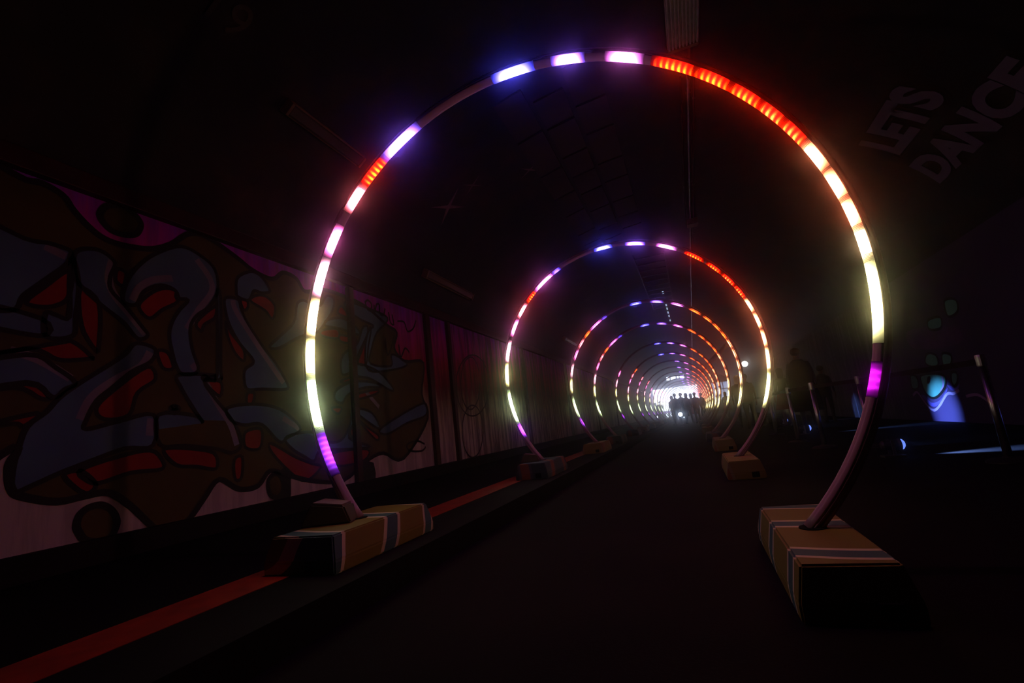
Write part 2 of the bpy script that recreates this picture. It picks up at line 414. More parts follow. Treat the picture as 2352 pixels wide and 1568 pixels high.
# ------------------------------------------------------------------ graffiti
G = {'cloud':[[(1.41,2.82),(1.87,2.9),(1.96,2.92),(2.09,2.88),(2.16,2.79),(2.27,2.69),(2.38,2.63),(2.53,2.62),(2.74,2.66),(2.91,2.76),(3.09,2.93),(3.29,2.95),(3.59,2.85),(3.8,2.76),(4.06,2.73),(4.22,2.85),(4.42,2.83),(4.56,2.7),(4.86,2.8),(5.32,2.8),(5.75,2.75),(6.25,2.56),(6.51,2.48),(6.41,2.21),(6.69,2.03),(7.27,2.06),(7.13,1.52),(7.27,1.11),(6.46,0.52),(5.95,0.64),(5.55,0.56),(5.1,0.38),(4.61,0.43),(4.2,0.55),(3.97,0.62),(3.82,0.49),(3.6,0.49),(3.39,0.61),(3.24,0.46),(3.11,0.32),(2.94,0.25),(2.82,0.3),(2.63,0.51),(2.48,0.63),(2.32,0.63),(2.16,0.62),(1.98,0.68),(1.91,0.74),(1.89,0.89),(1.91,1.01),(1.54,0.93)]],'blue':[[(1.43,2.54),(1.88,2.46),(2.01,2.47),(2.14,2.46),(2.16,2.42),(2.13,2.33),(2.01,2.18),(1.9,2.04),(1.83,1.92),(1.47,1.95)],[(2.18,2.42),(2.23,2.49),(2.35,2.52),(2.46,2.45),(2.43,2.32),(2.44,2.21),(2.55,2.1),(2.68,1.95),(2.73,1.88),(2.65,1.84),(2.54,1.96),(2.38,2.07),(2.25,2.18),(2.2,2.25)],[(2.17,2.41),(2.22,2.21),(2.21,1.95),(2.2,1.8),(2.04,1.77),(2.03,1.94),(2.09,1.94),(2.17,1.94),(2.16,2.23)],[(1.47,1.96),(2.0,1.9),(2.0,1.77),(1.47,1.85)],[(2.53,2.14),(2.55,2.3),(2.63,2.46),(2.77,2.62),(3.0,2.77),(3.2,2.74),(3.35,2.64),(3.38,2.44),(3.29,2.25),(3.16,2.13),(3.1,2.0),(3.12,1.81),(3.18,1.61),(3.01,1.58),(2.93,1.79),(2.91,1.93),(2.94,2.05),(3.0,2.16),(3.08,2.27),(2.97,2.26),(2.96,2.33),(2.83,2.35),(2.69,2.26),(2.63,2.13)],[(2.79,1.77),(2.76,1.66),(2.61,1.56),(2.47,1.42),(2.37,1.32),(2.31,1.18),(2.31,1.11),(2.52,1.16),(2.79,1.21),(2.79,0.96),(2.58,0.95),(2.36,0.88),(2.16,0.81),(2.02,0.75),(1.92,0.72),(1.91,0.85),(1.93,0.99),(1.97,1.14),(2.07,1.24),(2.14,1.34),(2.27,1.46),(2.42,1.58),(2.56,1.7),(2.64,1.8)],[(3.0,1.56),(3.36,1.58),(3.24,1.52),(3.34,1.37),(3.5,1.19),(3.61,1.02),(3.62,0.89),(3.52,0.84),(3.36,0.89),(3.05,0.94),(2.85,0.96),(2.83,1.21),(3.15,1.2),(3.23,1.13),(3.14,1.26),(3.02,1.45)],[(1.5,1.46),(1.94,1.63),(2.11,1.55),(2.23,1.45),(2.17,1.4),(2.1,1.34),(1.95,1.43),(1.51,1.3)],[(3.37,2.37),(3.41,2.36),(3.41,1.63),(3.42,1.55),(3.24,1.53),(3.24,1.57),(3.37,1.58)],[(3.46,2.37),(3.61,2.39),(3.65,2.28),(3.73,2.15),(3.91,1.93),(4.08,1.76),(4.23,1.55),(4.21,1.48),(3.89,1.47),(3.71,1.46),(3.67,1.57),(3.69,1.67),(3.79,1.76),(3.63,1.92),(3.52,2.08),(3.47,2.22)],[(3.59,2.48),(3.61,2.63),(3.78,2.74),(3.92,2.71),(4.02,2.58),(3.91,2.53),(3.81,2.53),(3.74,2.41),(3.61,2.42)],[(4.0,1.94),(4.15,2.08),(4.36,2.28),(4.42,2.51),(4.53,2.58),(4.66,2.55),(4.81,2.57),(4.94,2.73),(5.07,2.71),(5.03,2.55),(4.9,2.38),(4.72,2.2),(4.46,2.12),(4.13,1.94)],[(5.31,2.73),(5.72,2.74),(6.24,2.7),(6.23,2.59),(5.98,2.4),(5.82,2.12),(5.78,1.91),(6.29,1.92),(6.31,2.09),(6.48,2.09),(6.75,1.98),(6.31,1.86),(5.72,1.81),(5.68,2.12),(5.78,2.39),(5.91,2.49),(5.63,2.53),(5.33,2.62)],[(4.92,2.4),(5.22,2.48),(5.52,2.39),(5.55,2.3),(5.17,2.33),(4.9,2.32)],[(5.19,1.97),(5.5,2.16),(5.64,2.41),(5.75,2.46),(5.74,2.33),(5.51,2.01),(5.45,1.84),(5.28,1.73),(5.15,1.73)],[(5.47,1.88),(5.95,1.81),(6.29,1.59),(6.24,1.54),(5.76,1.69),(5.42,1.72)],[(5.05,1.51),(5.39,1.63),(5.83,1.64),(6.0,1.58),(5.62,1.56),(5.26,1.45),(5.14,1.34),(5.0,1.38)],[(3.48,1.27),(3.77,1.31),(4.05,1.28),(4.26,1.18),(4.41,1.03),(4.22,0.95),(4.1,0.91),(3.88,1.1),(3.67,1.1),(3.52,1.15)],[(4.18,0.94),(4.4,0.99),(4.64,0.98),(4.81,0.87),(5.08,0.87),(5.27,1.07),(5.34,1.38),(5.37,1.14),(5.23,0.89),(5.67,0.75),(5.17,0.75),(4.72,0.77),(4.6,0.66),(4.46,0.72),(4.28,0.82)],[(5.96,1.0),(7.15,1.36),(7.2,1.16),(6.64,1.05),(6.08,0.9)],[(5.39,1.27),(5.74,1.21),(5.9,0.98),(5.46,1.18)]],'red':[[(2.65,2.12),(2.73,2.24),(2.84,2.32),(2.96,2.33),(2.98,2.23),(2.85,2.13),(2.74,2.03)],[(2.23,2.17),(2.36,2.08),(2.37,1.73),(2.34,1.72),(2.25,1.89)],[(2.16,2.3),(2.16,2.09),(2.07,2.0),(1.96,1.98),(1.92,2.01),(2.01,2.13)],[(2.48,2.4),(2.55,2.38),(2.53,2.27),(2.47,2.3)],[(1.5,1.51),(2.1,1.73),(2.21,1.75),(2.33,1.65),(2.32,1.64),(2.13,1.61),(1.94,1.67)],[(2.81,1.75),(2.9,1.75),(2.95,1.62),(2.86,1.61)],[(2.73,1.61),(2.8,1.51),(2.66,1.39),(2.6,1.21),(2.43,1.18),(2.37,1.26),(2.47,1.39)],[(1.51,1.3),(1.95,1.44),(2.08,1.34),(2.03,1.33),(1.88,1.4)],[(1.53,1.08),(2.02,1.23),(1.95,1.14),(1.88,1.16)],[(2.29,0.82),(2.53,0.89),(2.77,0.92),(2.87,0.83),(2.86,0.76),(2.63,0.76),(2.41,0.71),(2.32,0.75)],[(2.19,0.79),(2.29,0.81),(2.39,0.7),(2.32,0.65)],[(2.88,0.92),(3.11,0.91),(3.34,0.85),(3.36,0.71),(3.17,0.75),(2.99,0.78)],[(3.16,2.07),(3.35,2.26),(3.35,2.15),(3.24,2.06),(3.21,1.99)],[(3.47,2.13),(3.53,2.02),(3.67,1.87),(3.67,1.75),(3.57,1.82),(3.49,1.98)],[(3.64,2.39),(3.72,2.4),(3.73,2.33),(3.68,2.29)],[(3.76,2.41),(3.85,2.49),(3.98,2.5),(4.09,2.41),(4.05,2.26),(3.95,2.34)],[(4.82,2.25),(5.1,2.31),(5.12,2.19),(4.83,2.18)],[(5.16,2.24),(5.48,2.23),(5.45,2.17),(5.18,2.15)],[(5.14,2.54),(5.22,2.65),(5.34,2.52)],[(5.62,2.11),(5.8,2.43),(5.84,2.41),(5.75,2.15),(5.68,1.9),(5.5,1.9)],[(5.12,1.62),(5.4,1.7),(5.44,1.68),(5.23,1.61)],[(5.39,1.45),(5.89,1.54),(5.87,1.48),(5.43,1.39)],[(4.93,1.27),(5.12,1.28),(5.05,1.2)],[(3.99,0.9),(4.32,0.73),(4.58,0.63),(4.71,0.58),(4.5,0.46),(4.31,0.52),(4.01,0.79)],[(4.89,0.72),(5.59,0.72),(5.52,0.58),(5.01,0.56)],[(5.38,1.16),(5.61,1.02),(5.86,0.89),(5.79,0.84)],[(5.27,0.99),(5.4,1.08),(5.42,0.96),(5.3,0.9)],[(3.71,1.42),(3.79,1.42),(3.77,1.32),(3.7,1.32)],[(3.25,1.51),(3.41,1.52),(3.4,1.38)],[(3.68,1.03),(3.87,1.05),(3.85,0.86),(3.68,0.88)],[(3.55,0.77),(3.64,0.79),(3.63,0.6),(3.56,0.59)]],'ochre':[[(2.64,2.8),(2.61,2.75),(2.55,2.72),(2.48,2.71),(2.42,2.72),(2.37,2.76),(2.34,2.81),(2.35,2.86),(2.38,2.91),(2.43,2.94),(2.5,2.96),(2.57,2.94),(2.62,2.91),(2.65,2.86)],[(2.52,0.47),(2.54,0.41),(2.53,0.36),(2.5,0.31),(2.44,0.29),(2.39,0.3),(2.33,0.33),(2.3,0.38),(2.28,0.43),(2.29,0.49),(2.32,0.53),(2.37,0.55),(2.43,0.55),(2.48,0.52)],[(4.14,0.45),(4.13,0.4),(4.1,0.36),(4.06,0.34),(4.01,0.35),(3.97,0.38),(3.95,0.42),(3.94,0.48),(3.95,0.53),(3.98,0.56),(4.02,0.58),(4.06,0.58),(4.1,0.55),(4.13,0.5)],[(3.0,1.26),(2.99,1.25),(2.98,1.24),(2.97,1.23),(2.96,1.23),(2.95,1.24),(2.94,1.25),(2.94,1.26),(2.94,1.27),(2.95,1.27),(2.96,1.28),(2.97,1.28),(2.98,1.27),(2.99,1.27)]],'pink':[[(2.44,2.46),(2.42,2.3),(2.47,2.17),(2.59,2.03),(2.71,1.89)],[(2.6,2.16),(2.65,2.28),(2.76,2.38),(2.93,2.44)],[(3.16,2.69),(3.3,2.53),(3.31,2.39),(3.18,2.19),(3.07,1.99)],[(2.75,1.74),(2.68,1.61),(2.51,1.5),(2.34,1.35),(2.27,1.18)],[(3.12,1.67),(3.16,1.62)],[(2.77,1.18),(2.76,1.04)],[(3.26,1.5),(3.38,1.3),(3.51,1.11),(3.58,0.91)],[(3.55,2.37),(3.6,2.24),(3.89,1.88),(4.18,1.55)],[(1.85,1.65),(2.01,1.6),(2.2,1.48)],[(2.0,2.44),(2.13,2.4)],[(5.92,1.29),(5.64,1.5)],[(4.41,1.03),(4.16,1.16)]],'scribble':[[(5.74,2.83),(5.77,2.73),(5.85,2.71),(5.89,2.81),(5.81,2.86),(5.74,2.82)],[(5.95,2.82),(5.96,2.71),(6.01,2.83),(6.08,2.85),(6.09,2.71),(6.18,2.71),(6.23,2.82)],[(6.32,2.78),(6.35,2.62),(6.44,2.6),(6.41,2.76)],[(6.55,2.67),(6.75,2.69),(6.83,2.55),(7.01,2.62),(7.13,2.79)],[(6.19,2.35),(6.22,2.08),(6.36,2.27),(6.43,2.42)],[(6.54,2.29),(6.58,2.09),(6.72,2.25),(6.84,2.19)],[(9.6,1.82),(9.49,1.57),(9.3,1.38),(9.09,1.27),(8.89,1.27),(8.73,1.37),(8.65,1.55),(8.66,1.77),(8.75,2.01),(8.91,2.21),(9.12,2.33),(9.34,2.36),(9.51,2.26),(9.61,2.07)],[(10.09,1.8),(9.92,1.49),(9.61,1.26),(9.24,1.14),(8.89,1.14),(8.61,1.26),(8.46,1.46),(8.44,1.72),(8.56,1.99),(8.82,2.22),(9.16,2.38),(9.54,2.42),(9.88,2.32),(10.08,2.1)],[(9.5,0.8),(9.39,0.57),(9.21,0.4),(8.98,0.32),(8.77,0.34),(8.61,0.45),(8.52,0.63),(8.52,0.84),(8.61,1.06),(8.78,1.23),(8.99,1.33),(9.22,1.33),(9.41,1.23),(9.51,1.04)],[(7.12,0.65),(7.09,0.62),(7.0,0.59),(6.88,0.59),(6.76,0.6),(6.65,0.62),(6.58,0.65),(6.56,0.69),(6.59,0.72),(6.67,0.74),(6.78,0.75),(6.91,0.75),(7.02,0.72),(7.1,0.69)]],'drip':[[(4.09,0.59),(4.25,0.59),(4.2,0.1),(4.05,0.09)],[(5.48,0.52),(5.72,0.53),(5.73,0.24),(5.49,0.23)]],'r_green':[[(11.99,0.92),(11.14,0.87),(11.15,0.67),(11.51,0.49),(11.81,0.45),(12.03,0.56),(12.09,0.74)],[(10.81,0.88),(10.63,0.86),(10.68,0.72),(10.82,0.64),(10.89,0.71)],[(11.53,1.3),(11.2,1.24),(11.22,1.05),(11.53,1.05),(11.7,1.15)],[(10.95,1.24),(10.66,1.18),(10.77,1.01),(11.02,1.02)],[(12.52,0.94),(12.25,0.89),(12.3,0.67),(12.6,0.67)],[(10.37,2.12),(10.01,2.06),(10.06,1.86),(10.4,1.84)],[(11.14,1.9),(10.67,1.88),(10.74,1.69),(11.17,1.73)]],'r_purple':[[(12.27,0.51),(11.97,0.3),(11.65,0.31),(11.24,0.51),(11.11,0.62),(11.5,0.41),(11.89,0.36),(12.12,0.51)],[(11.09,0.67),(10.98,0.57),(10.76,0.58),(10.64,0.68),(10.83,0.61),(10.97,0.65)],[(12.09,1.84),(10.33,1.64),(10.34,1.34),(12.02,1.46)]],'r_white':[[(12.34,0.54),(12.11,0.31),(11.87,0.21),(11.56,0.31),(11.18,0.51),(10.95,0.51),(10.71,0.56)],[(11.18,0.89),(11.22,0.68),(11.42,0.55)],[(12.65,0.52),(12.43,0.59),(12.31,0.51)],[(10.54,0.45),(10.18,0.47),(9.92,0.36)]],'r_pupil':[[(11.68,0.8),(11.72,0.76),(11.76,0.74),(11.8,0.73),(11.83,0.74),(11.85,0.75),(11.84,0.78),(11.81,0.81),(11.78,0.85),(11.73,0.87),(11.69,0.88),(11.66,0.87),(11.65,0.85),(11.65,0.83)]]}
def paint_layer(bm, poly, x, sgn, mi, sub=4):
    pts = smooth_poly(poly, sub)
    tri = tessellate_polygon([[Vector((a, b, 0)) for a, b in pts]])
    vs = [bm.verts.new((x, a, b)) for a, b in pts]
    for t in tri:
        try:
            f = bm.faces.new([vs[i] for i in t]); f.material_index = mi
        except ValueError: pass
def paint_stroke(bm, line, x, w, mi, closed=False, sub=4):
    pts = smooth_poly(line, sub, closed)
    n = len(pts); L = []; R = []
    for i in range(n):
        if closed: a, b = pts[i - 1], pts[(i + 1) % n]
        else: a, b = pts[max(0, i - 1)], pts[min(n - 1, i + 1)]
        d = Vector((b[0] - a[0], b[1] - a[1])); d = d.normalized() if d.length > 1e-6 else Vector((1, 0))
        q = Vector((-d.y, d.x)) * w / 2
        L.append(bm.verts.new((x, pts[i][0] + q.x, pts[i][1] + q.y))); R.append(bm.verts.new((x, pts[i][0] - q.x, pts[i][1] - q.y)))
    for i in range(n if closed else n - 1):
        k = (i + 1) % n
        f = bm.faces.new((L[i], L[k], R[k], R[i])); f.material_index = mi
SPRAY = [plain('spray_ochre', (0.085, 0.066, 0.006), 0.7, 0, 0.35, 2.0), plain('spray_slate_blue', (0.085, 0.20, 0.30), 0.7, 0, 0.3, 1.5),
         plain('spray_red', (0.34, 0.004, 0.004), 0.7, 0, 0.2, 2.0), plain('spray_pale_pink', (0.27, 0.25, 0.32), 0.7, 0, 0.2, 3.0),
         plain('spray_black', (0.004, 0.003, 0.003), 0.7)]
bm = bmesh.new()
x0 = XL
for p in G['cloud']: paint_layer(bm, p, x0 + 0.002, 1, 0); paint_stroke(bm, p, x0 + 0.006, 0.05, 4, True)
for p in G['drip']: paint_layer(bm, p, x0 + 0.003, 1, 4, 2)
for p in G['red']: paint_layer(bm, p, x0 + 0.003, 1, 2, 3); paint_stroke(bm, p, x0 + 0.0055, 0.032, 4, True)
for p in G['ochre']: paint_layer(bm, p, x0 + 0.0035, 1, 0); paint_stroke(bm, p, x0 + 0.006, 0.05, 4, True)
for p in G['blue']: paint_layer(bm, p, x0 + 0.004, 1, 1); paint_stroke(bm, p, x0 + 0.0062, 0.034, 4, True)
for p in G['pink']: paint_stroke(bm, p, x0 + 0.005, 0.06, 3)
for p in G['scribble']: paint_stroke(bm, p, x0 + 0.006, 0.03, 4)
gp = bm_obj('graffiti_piece', bm, SPRAY, wl)
gp['label'] = 'blue and red wildstyle lettering on an ochre cloud'
SPR2 = [plain('spray_mint', (0.16, 0.60, 0.40), 0.7, 0, 0.15, 3.0), plain('spray_violet', (0.20, 0.14, 0.62), 0.7, 0, 0.15, 3.0),
        plain('spray_white', (0.62, 0.42, 0.72), 0.7, 0, 0.1, 3.0), SPRAY[4], plain('spray_dim_purple', (0.14, 0.03, 0.20), 0.7, 0, 0.3, 3.0)]
bm = bmesh.new()
x0 = XR
for i, p in enumerate(G['r_purple']): paint_layer(bm, p, x0 - 0.002, -1, 1 if i < 2 else 4)
for p in G['r_green']: paint_layer(bm, p, x0 - 0.004, -1, 0); paint_stroke(bm, p, x0 - 0.006, 0.05, 3, True)
for p in G['r_white']: paint_stroke(bm, p, x0 - 0.005, 0.05, 2)
for p in G['r_pupil']: paint_layer(bm, p, x0 - 0.007, -1, 3)
gr = bm_obj('graffiti_drop', bm, SPR2, wr)
gr['label'] = 'mint green drip with violet and white rims'

def vault_text(body, size, y_start, phi0, bold, inset, mat, name, flip=1):
    c = bpy.data.curves.new(name, 'FONT'); c.body = body; c.size = size; c.offset = bold; c.resolution_u = 4
    o = bpy.data.objects.new(name + '_tmp', c); COL.objects.link(o)
    me = bpy.data.meshes.new_from_object(o.evaluated_get(bpy.context.evaluated_depsgraph_get()))
    bpy.data.objects.remove(o); bpy.data.curves.remove(c)
    b = bmesh.new(); b.from_mesh(me)
    bmesh.ops.subdivide_edges(b, edges=[e for e in b.edges if e.calc_length() > 0.12], cuts=2)
    bmesh.ops.triangulate(b, faces=b.faces)
    arc = 3.3 * pi / 180
    for v in b.verts:
        u, w = v.co.x, v.co.y
        v.co = vault_pt(phi0 + flip * w / arc, y_start - flip * u, inset)
    b.to_mesh(me); b.free()
    me.name = name; me.materials.clear()
    return obj(name, me, mat, ceil)
TXTW = plain('lettering_white', (0.26, 0.22, 0.34), 0.7, 0, 0.1, 3.0)
TXTD = plain('lettering_outline', (0.006, 0.004, 0.004), 0.7)
TXTY = plain('lettering_halo', (0.035, 0.024, 0.008), 0.7)
for body, ys, ph in (('LETS', 8.75, 34.5), ('DANCE', 8.95, 20.2)):
    vault_text(body, 0.76, ys, ph, 0.10, 0.010, TXTY, 'painted_lettering')
    vault_text(body, 0.76, ys, ph, 0.065, 0.018, TXTD, 'painted_lettering')
    vault_text(body, 0.76, ys, ph, 0.04, 0.026, TXTW, 'painted_lettering')
vault_text('19', 0.42, 2.42, 141.5, 0.0, 0.012, plain('lettering_grey', (0.10, 0.09, 0.07), 0.7), 'painted_number', -1)
def vault_star(y, phi, s):
    bm = bmesh.new()
    arc = 3.3 * pi / 180
    pts = []
    for k in range(8):
        r = s if k % 2 == 0 else s * 0.12
        a = k * pi / 4 + 0.5
        pts.append(bm.verts.new(vault_pt(phi + r * sin(a) / arc, y - r * cos(a), 0.006)))
    c = bm.verts.new(vault_pt(phi, y, 0.006))
    for k in range(8): bm.faces.new((c, pts[k], pts[(k + 1) % 8]))
    bm_obj('painted_star', bm, plain('star_paint', (0.34, 0.2, 0.22), 0.7), ceil)
vault_star(6.78, 140.4, 0.40); vault_star(6.80, 131.6, 0.20); vault_star(7.4, 118, 0.22)
# rows of painted ashlar on the crown, joints recessed between proud blocks
STONE = plain('painted_ashlar', (0.055, 0.03, 0.033), 0.7, 0, 0.4, 2.0)
stone_bm = None
for r_, (ph0, ph1) in enumerate(((97, 103), (104, 110), (111, 117))):
    y = 5.6 + 0.35 * (r_ % 2)
    while y < 12.5:
        L = random.uniform(0.7, 1.2)
        bm = bmesh.new()
        fr = []
        for ins in (-0.02, 0.03):
            fr.append([bm.verts.new(vault_pt(a, yy, ins)) for a, yy in ((ph0, y), (ph1, y), (ph1, y + L - 0.06), (ph0, y + L - 0.06))])
        bm.faces.new(fr[1])
        bm.faces.new(fr[0][::-1])
        for k in range(4): bm.faces.new((fr[0][k], fr[0][(k + 1) % 4], fr[1][(k + 1) % 4], fr[1][k]))
        bm_obj('stone', bm, STONE, ceil)
        y += L

# ------------------------------------------------------------------ LED hoops
HR = 1.6
RINGS = [(2.544, -0.733, 1.310), (6.116, -0.690, 1.360), (9.750, -0.666, 1.370), (12.457, -0.701, 1.389),
         (16.334, -0.715, 1.405), (19.351, -0.699, 1.385), (22.667, -0.690, 1.40)]
yy = RINGS[-1][0]
while len(RINGS) < 17:
    yy += 3.35; RINGS.append((yy, -0.69, 1.40))
ORD = ['nearest', 'second', 'third', 'fourth', 'fifth', 'sixth', 'seventh', 'eighth', 'ninth', 'tenth', 'eleventh', 'twelfth', 'thirteenth', 'fourteenth', 'fifteenth', 'sixteenth', 'seventeenth']
VIO = (4.6, 1.7, 19); BLU = (1.9, 1.6, 24); MAG = (11, 1.9, 10); PNK = (13, 1.9, 6.5); RPK = (15, 2.2, 3.0)
REDC = (16, 0.85, 0.02); ORG = (16, 1.0, 0.10); OWH = (17, 3.6, 1.5); WRM = (14, 9.0, 4.2); GRN = (9.5, 12, 6.0); YEL = (12, 10.5, 4.2); PWH = (13, 5.0, 7.0)
PUR = (1.0, 0.10, 2.8); MGE = (1.7, 0.02, 1.9)
# (start angle, end angle, light colour, separate chips visible) measured anticlockwise from the right-hand side of the hoop
T1 = [(195.5, 206.0, PUR, 1), (182.4, 195.5, GRN, 0), (173.2, 182.4, YEL, 0), (163.4, 172.4, WRM, 0), (153.6, 162.4, PWH, 0), (144.8, 152.0, PNK, 0),
      (133.3, 139.9, RPK, 0), (124.7, 133.0, REDC, 1), (114.0, 124.5, VIO, 0), (84.0, 92.4, BLU, 0), (72.6, 78.8, VIO, 0), (60.2, 67.0, MAG, 0),
      (48.8, 57.2, REDC, 1), (41.3, 48.6, REDC, 1), (34.4, 41.1, REDC, 1), (29.0, 34.6, ORG, 1), (23.5, 29.2, ORG, 1), (17.8, 23.5, OWH, 0),
      (11.6, 17.2, OWH, 0), (6.0, 11.5, OWH, 0), (0.5, 6.0, WRM, 0), (-12.6, 0.6, YEL, 0), (-21.6, -16.8, MGE, 1)]
T2 = [(199.4, 206.5, (1.9, 0.2, 4.2), 0), (183.4, 199.4, GRN, 0), (169.8, 180.4, YEL, 0), (158.8, 168.9, PWH, 0), (147.6, 155.6, PNK, 0), (138.8, 146.0, RPK, 0),
      (130.8, 137.4, REDC, 1), (119.0, 130.6, (12, 1.8, 9), 0), (114.6, 119.0, (0.6, 0.25, 5.0), 0), (88.3, 95.6, BLU, 0), (73.2, 81.0, VIO, 0), (59.0, 67.0, MAG, 0),
      (46.0, 54.2, REDC, 1), (37.0, 43.6, REDC, 1), (29.0, 35.6, ORG, 1), (22.0, 28.3, ORG, 1), (15.3, 21.5, OWH, 0), (8.0, 14.6, OWH, 0), (0.1, 6.8, OWH, 0),
      (-10.1, -0.6, (16, 8, 3.4), 0), (-24.6, -10.0, YEL, 0)]
def led_mesh(clusters, R, zc, fine, tube_r=0.0362, xc=0.0):
    """lit stretches of the strip; intensity falls towards its rims and ends, bright at each chip"""
    bm = bmesh.new()
    lay = bm.loops.layers.float_color.new('Col')
    NA = 9 if fine else 5
    for a0, a1, core, dots in clusters:
        ex = 0.10 * min(a1 - a0, 8); a0 -= ex; a1 += ex
        if not fine and dots: dots = 0; core = (12, 1.0, 0.12) if core[0] > 5 else core
        npix = max(4, int((a1 - a0) * (4.8 if fine else 1.5)))
        grid = []
        for i in range(npix + 1):
            th = radians(a0 + (a1 - a0) * i / npix)
            t = i / npix
            e_ = abs(2 * t - 1)
            env = math.exp(-5.0 * e_ ** 3)
            chip = 0.5 + 0.5 * cos(2 * pi * ((a1 - a0) * t - 0.3) / 1.25)
            row = []
            for k in range(NA):
                s = -1 + 2 * k / (NA - 1)
                al = s * radians(80)
                rr = R - tube_r * cos(al); yo = tube_r * sin(al)
                g = env * math.exp(-1.7 * s * s)
                if dots and core[2] < core[0] / 4:      # red chips: amber core inside a red glow
                    d = env * chip ** 3 * math.exp(-5.0 * s * s)
                    c = (5.5 * g + core[0] * d, 0.014 * g + core[1] * d, 0.010 * g + core[2] * d)
                else:
                    if dots: g *= 0.45 + 0.55 * chip ** 2
                    c = tuple(q * g for q in core)
                row.append((bm.verts.new((xc + rr * cos(th), yo, zc + rr * sin(th))), c))
            grid.append(row)
        for i in range(npix):
            for k in range(NA - 1):
                q = (grid[i][k], grid[i][k + 1], grid[i + 1][k + 1], grid[i + 1][k])
                f = bm.faces.new([v for v, c in q])
                for lp, (v, c) in zip(f.loops, q): lp[lay] = (*c, 1)
    me = bpy.data.meshes.new('led_segment')
    bm.to_mesh(me); bm.free()
    return me
def sweep(prof, R, zc, a0, a1, n, closed=True):
    bm = bmesh.new(); rings = []
    for i in range(n + 1):
        th = radians(a0 + (a1 - a0) * i / n)
        rings.append([bm.verts.new(((R + pr) * cos(th), py, zc + (R + pr) * sin(th))) for pr, py in prof])
    m = len(prof)
    for a, b in zip(rings, rings[1:]):
        for k in range(m if closed else m - 1):
            bm.faces.new((a[k], a[(k + 1) % m], b[(k + 1) % m], b[k]))
    if closed: bm.faces.new(rings[0][::-1]); bm.faces.new(rings[-1])
    return bm
# channel: round back with a groove on each cheek; the milky strip sits in its mouth
CH = [(-0.006, 0.033), (0.004, 0.033), (0.006, 0.028), (0.011, 0.028), (0.013, 0.032), (0.022, 0.029), (0.031, 0.018), (0.034, 0.0),
      (0.031, -0.018), (0.022, -0.029), (0.013, -0.032), (0.011, -0.028), (0.006, -0.028), (0.004, -0.033), (-0.006, -0.033), (-0.004, -0.012), (-0.004, 0.012)]
DF = [(-0.035 * cos(radians(a)), 0.035 * sin(radians(a))) for a in range(-80, 81, 16)] + [(-0.003, 0.0)]
def make_ring(i, Yr, xc, zc):
    zl, zr_ = 0.334, 0.184
    aL = 180 + degrees(asin((zc - zl + 0.02) / HR)); aR = -degrees(asin((zc - zr_ + 0.02) / HR))
    near = i < 7
    t = thing('led_hoop', '', 'light hoop', (xc, Yr, 0), 0, 'LED hoops along the tunnel')
    n = 120 if i < 3 else 72
    bm_obj('channel', sweep(CH, HR, zc, aR, aL, n), HOOP, t, smooth=True)
    bm_obj('diffuser', sweep(DF, HR, zc, aR + 0.6, aL - 0.6, n), DIFFUSER, t, smooth=True)
    T = T1 if i == 0 else T2
    cl = list(T)
    if i >= 2:
        sh = {2: 0, 3: 1.0, 4: -1.5, 5: 1.5, 6: -1.0}.get(i, random.uniform(-2, 2))
        gap = {2: (95, 101), 3: (93, 113), 4: (93, 147), 5: (92, 133), 6: (88, 135)}.get(i, (random.uniform(84, 92), random.uniform(134, 150)))
        cl = []
        for a0, a1, c, d in T:
            mid = (a0 + a1) / 2
            if gap[0] < mid < gap[1]: continue
            if i in (3, 4, 5) and mid > 199 and i != 4: continue
            s = sh if mid < 195 else 0
            cl.append((a0 + s, a1 + s, c, d))
    if near:
        for c in cl:
            obj('led_segment', led_mesh([c], HR, zc, i < 2), LED, t)
    else:
        o = obj('led_segment', led_mesh(cl, HR, zc, False), LED, t); o['kind'] = 'stuff'
    return t
for i, (Yr, xc, zc) in enumerate(RINGS):
    t = make_ring(i, Yr, xc, zc)
    t['label'] = ('nearest and largest colour-changing LED hoop, framing all the others' if i == 0 else
                  'LED hoop %s in line from the camera, multicoloured lights on a thin circle' % ORD[i])

# ------------------------------------------------------------------ base blocks
def block_mesh(w, l, h, tap):
    bm = bmesh.new()
    b0 = [(-w / 2 - tap, -l / 2 - tap), (w / 2 + tap, -l / 2 - tap), (w / 2 + tap, l / 2 + tap), (-w / 2 - tap, l / 2 + tap)]
    t0 = [(-w / 2, -l / 2), (w / 2, -l / 2), (w / 2, l / 2), (-w / 2, l / 2)]
    v = [bm.verts.new((x, y, 0)) for x, y in b0] + [bm.verts.new((x, y, h * 0.35)) for x, y in b0] + [bm.verts.new((x, y, h)) for x, y in t0]
    for k in range(4):
        j = (k + 1) % 4
        bm.faces.new((v[k], v[j], v[4 + j], v[4 + k])); bm.faces.new((v[4 + k], v[4 + j], v[8 + j], v[8 + k]))
    bm.faces.new(v[3::-1]); bm.faces.new(v[8:12])
    bmesh.ops.bevel(bm, geom=[e for e in bm.edges], offset=0.008, segments=2, affect='EDGES')
    return bm
NOTCH = plain('socket_black', (0.006, 0.006, 0.006), 0.9)
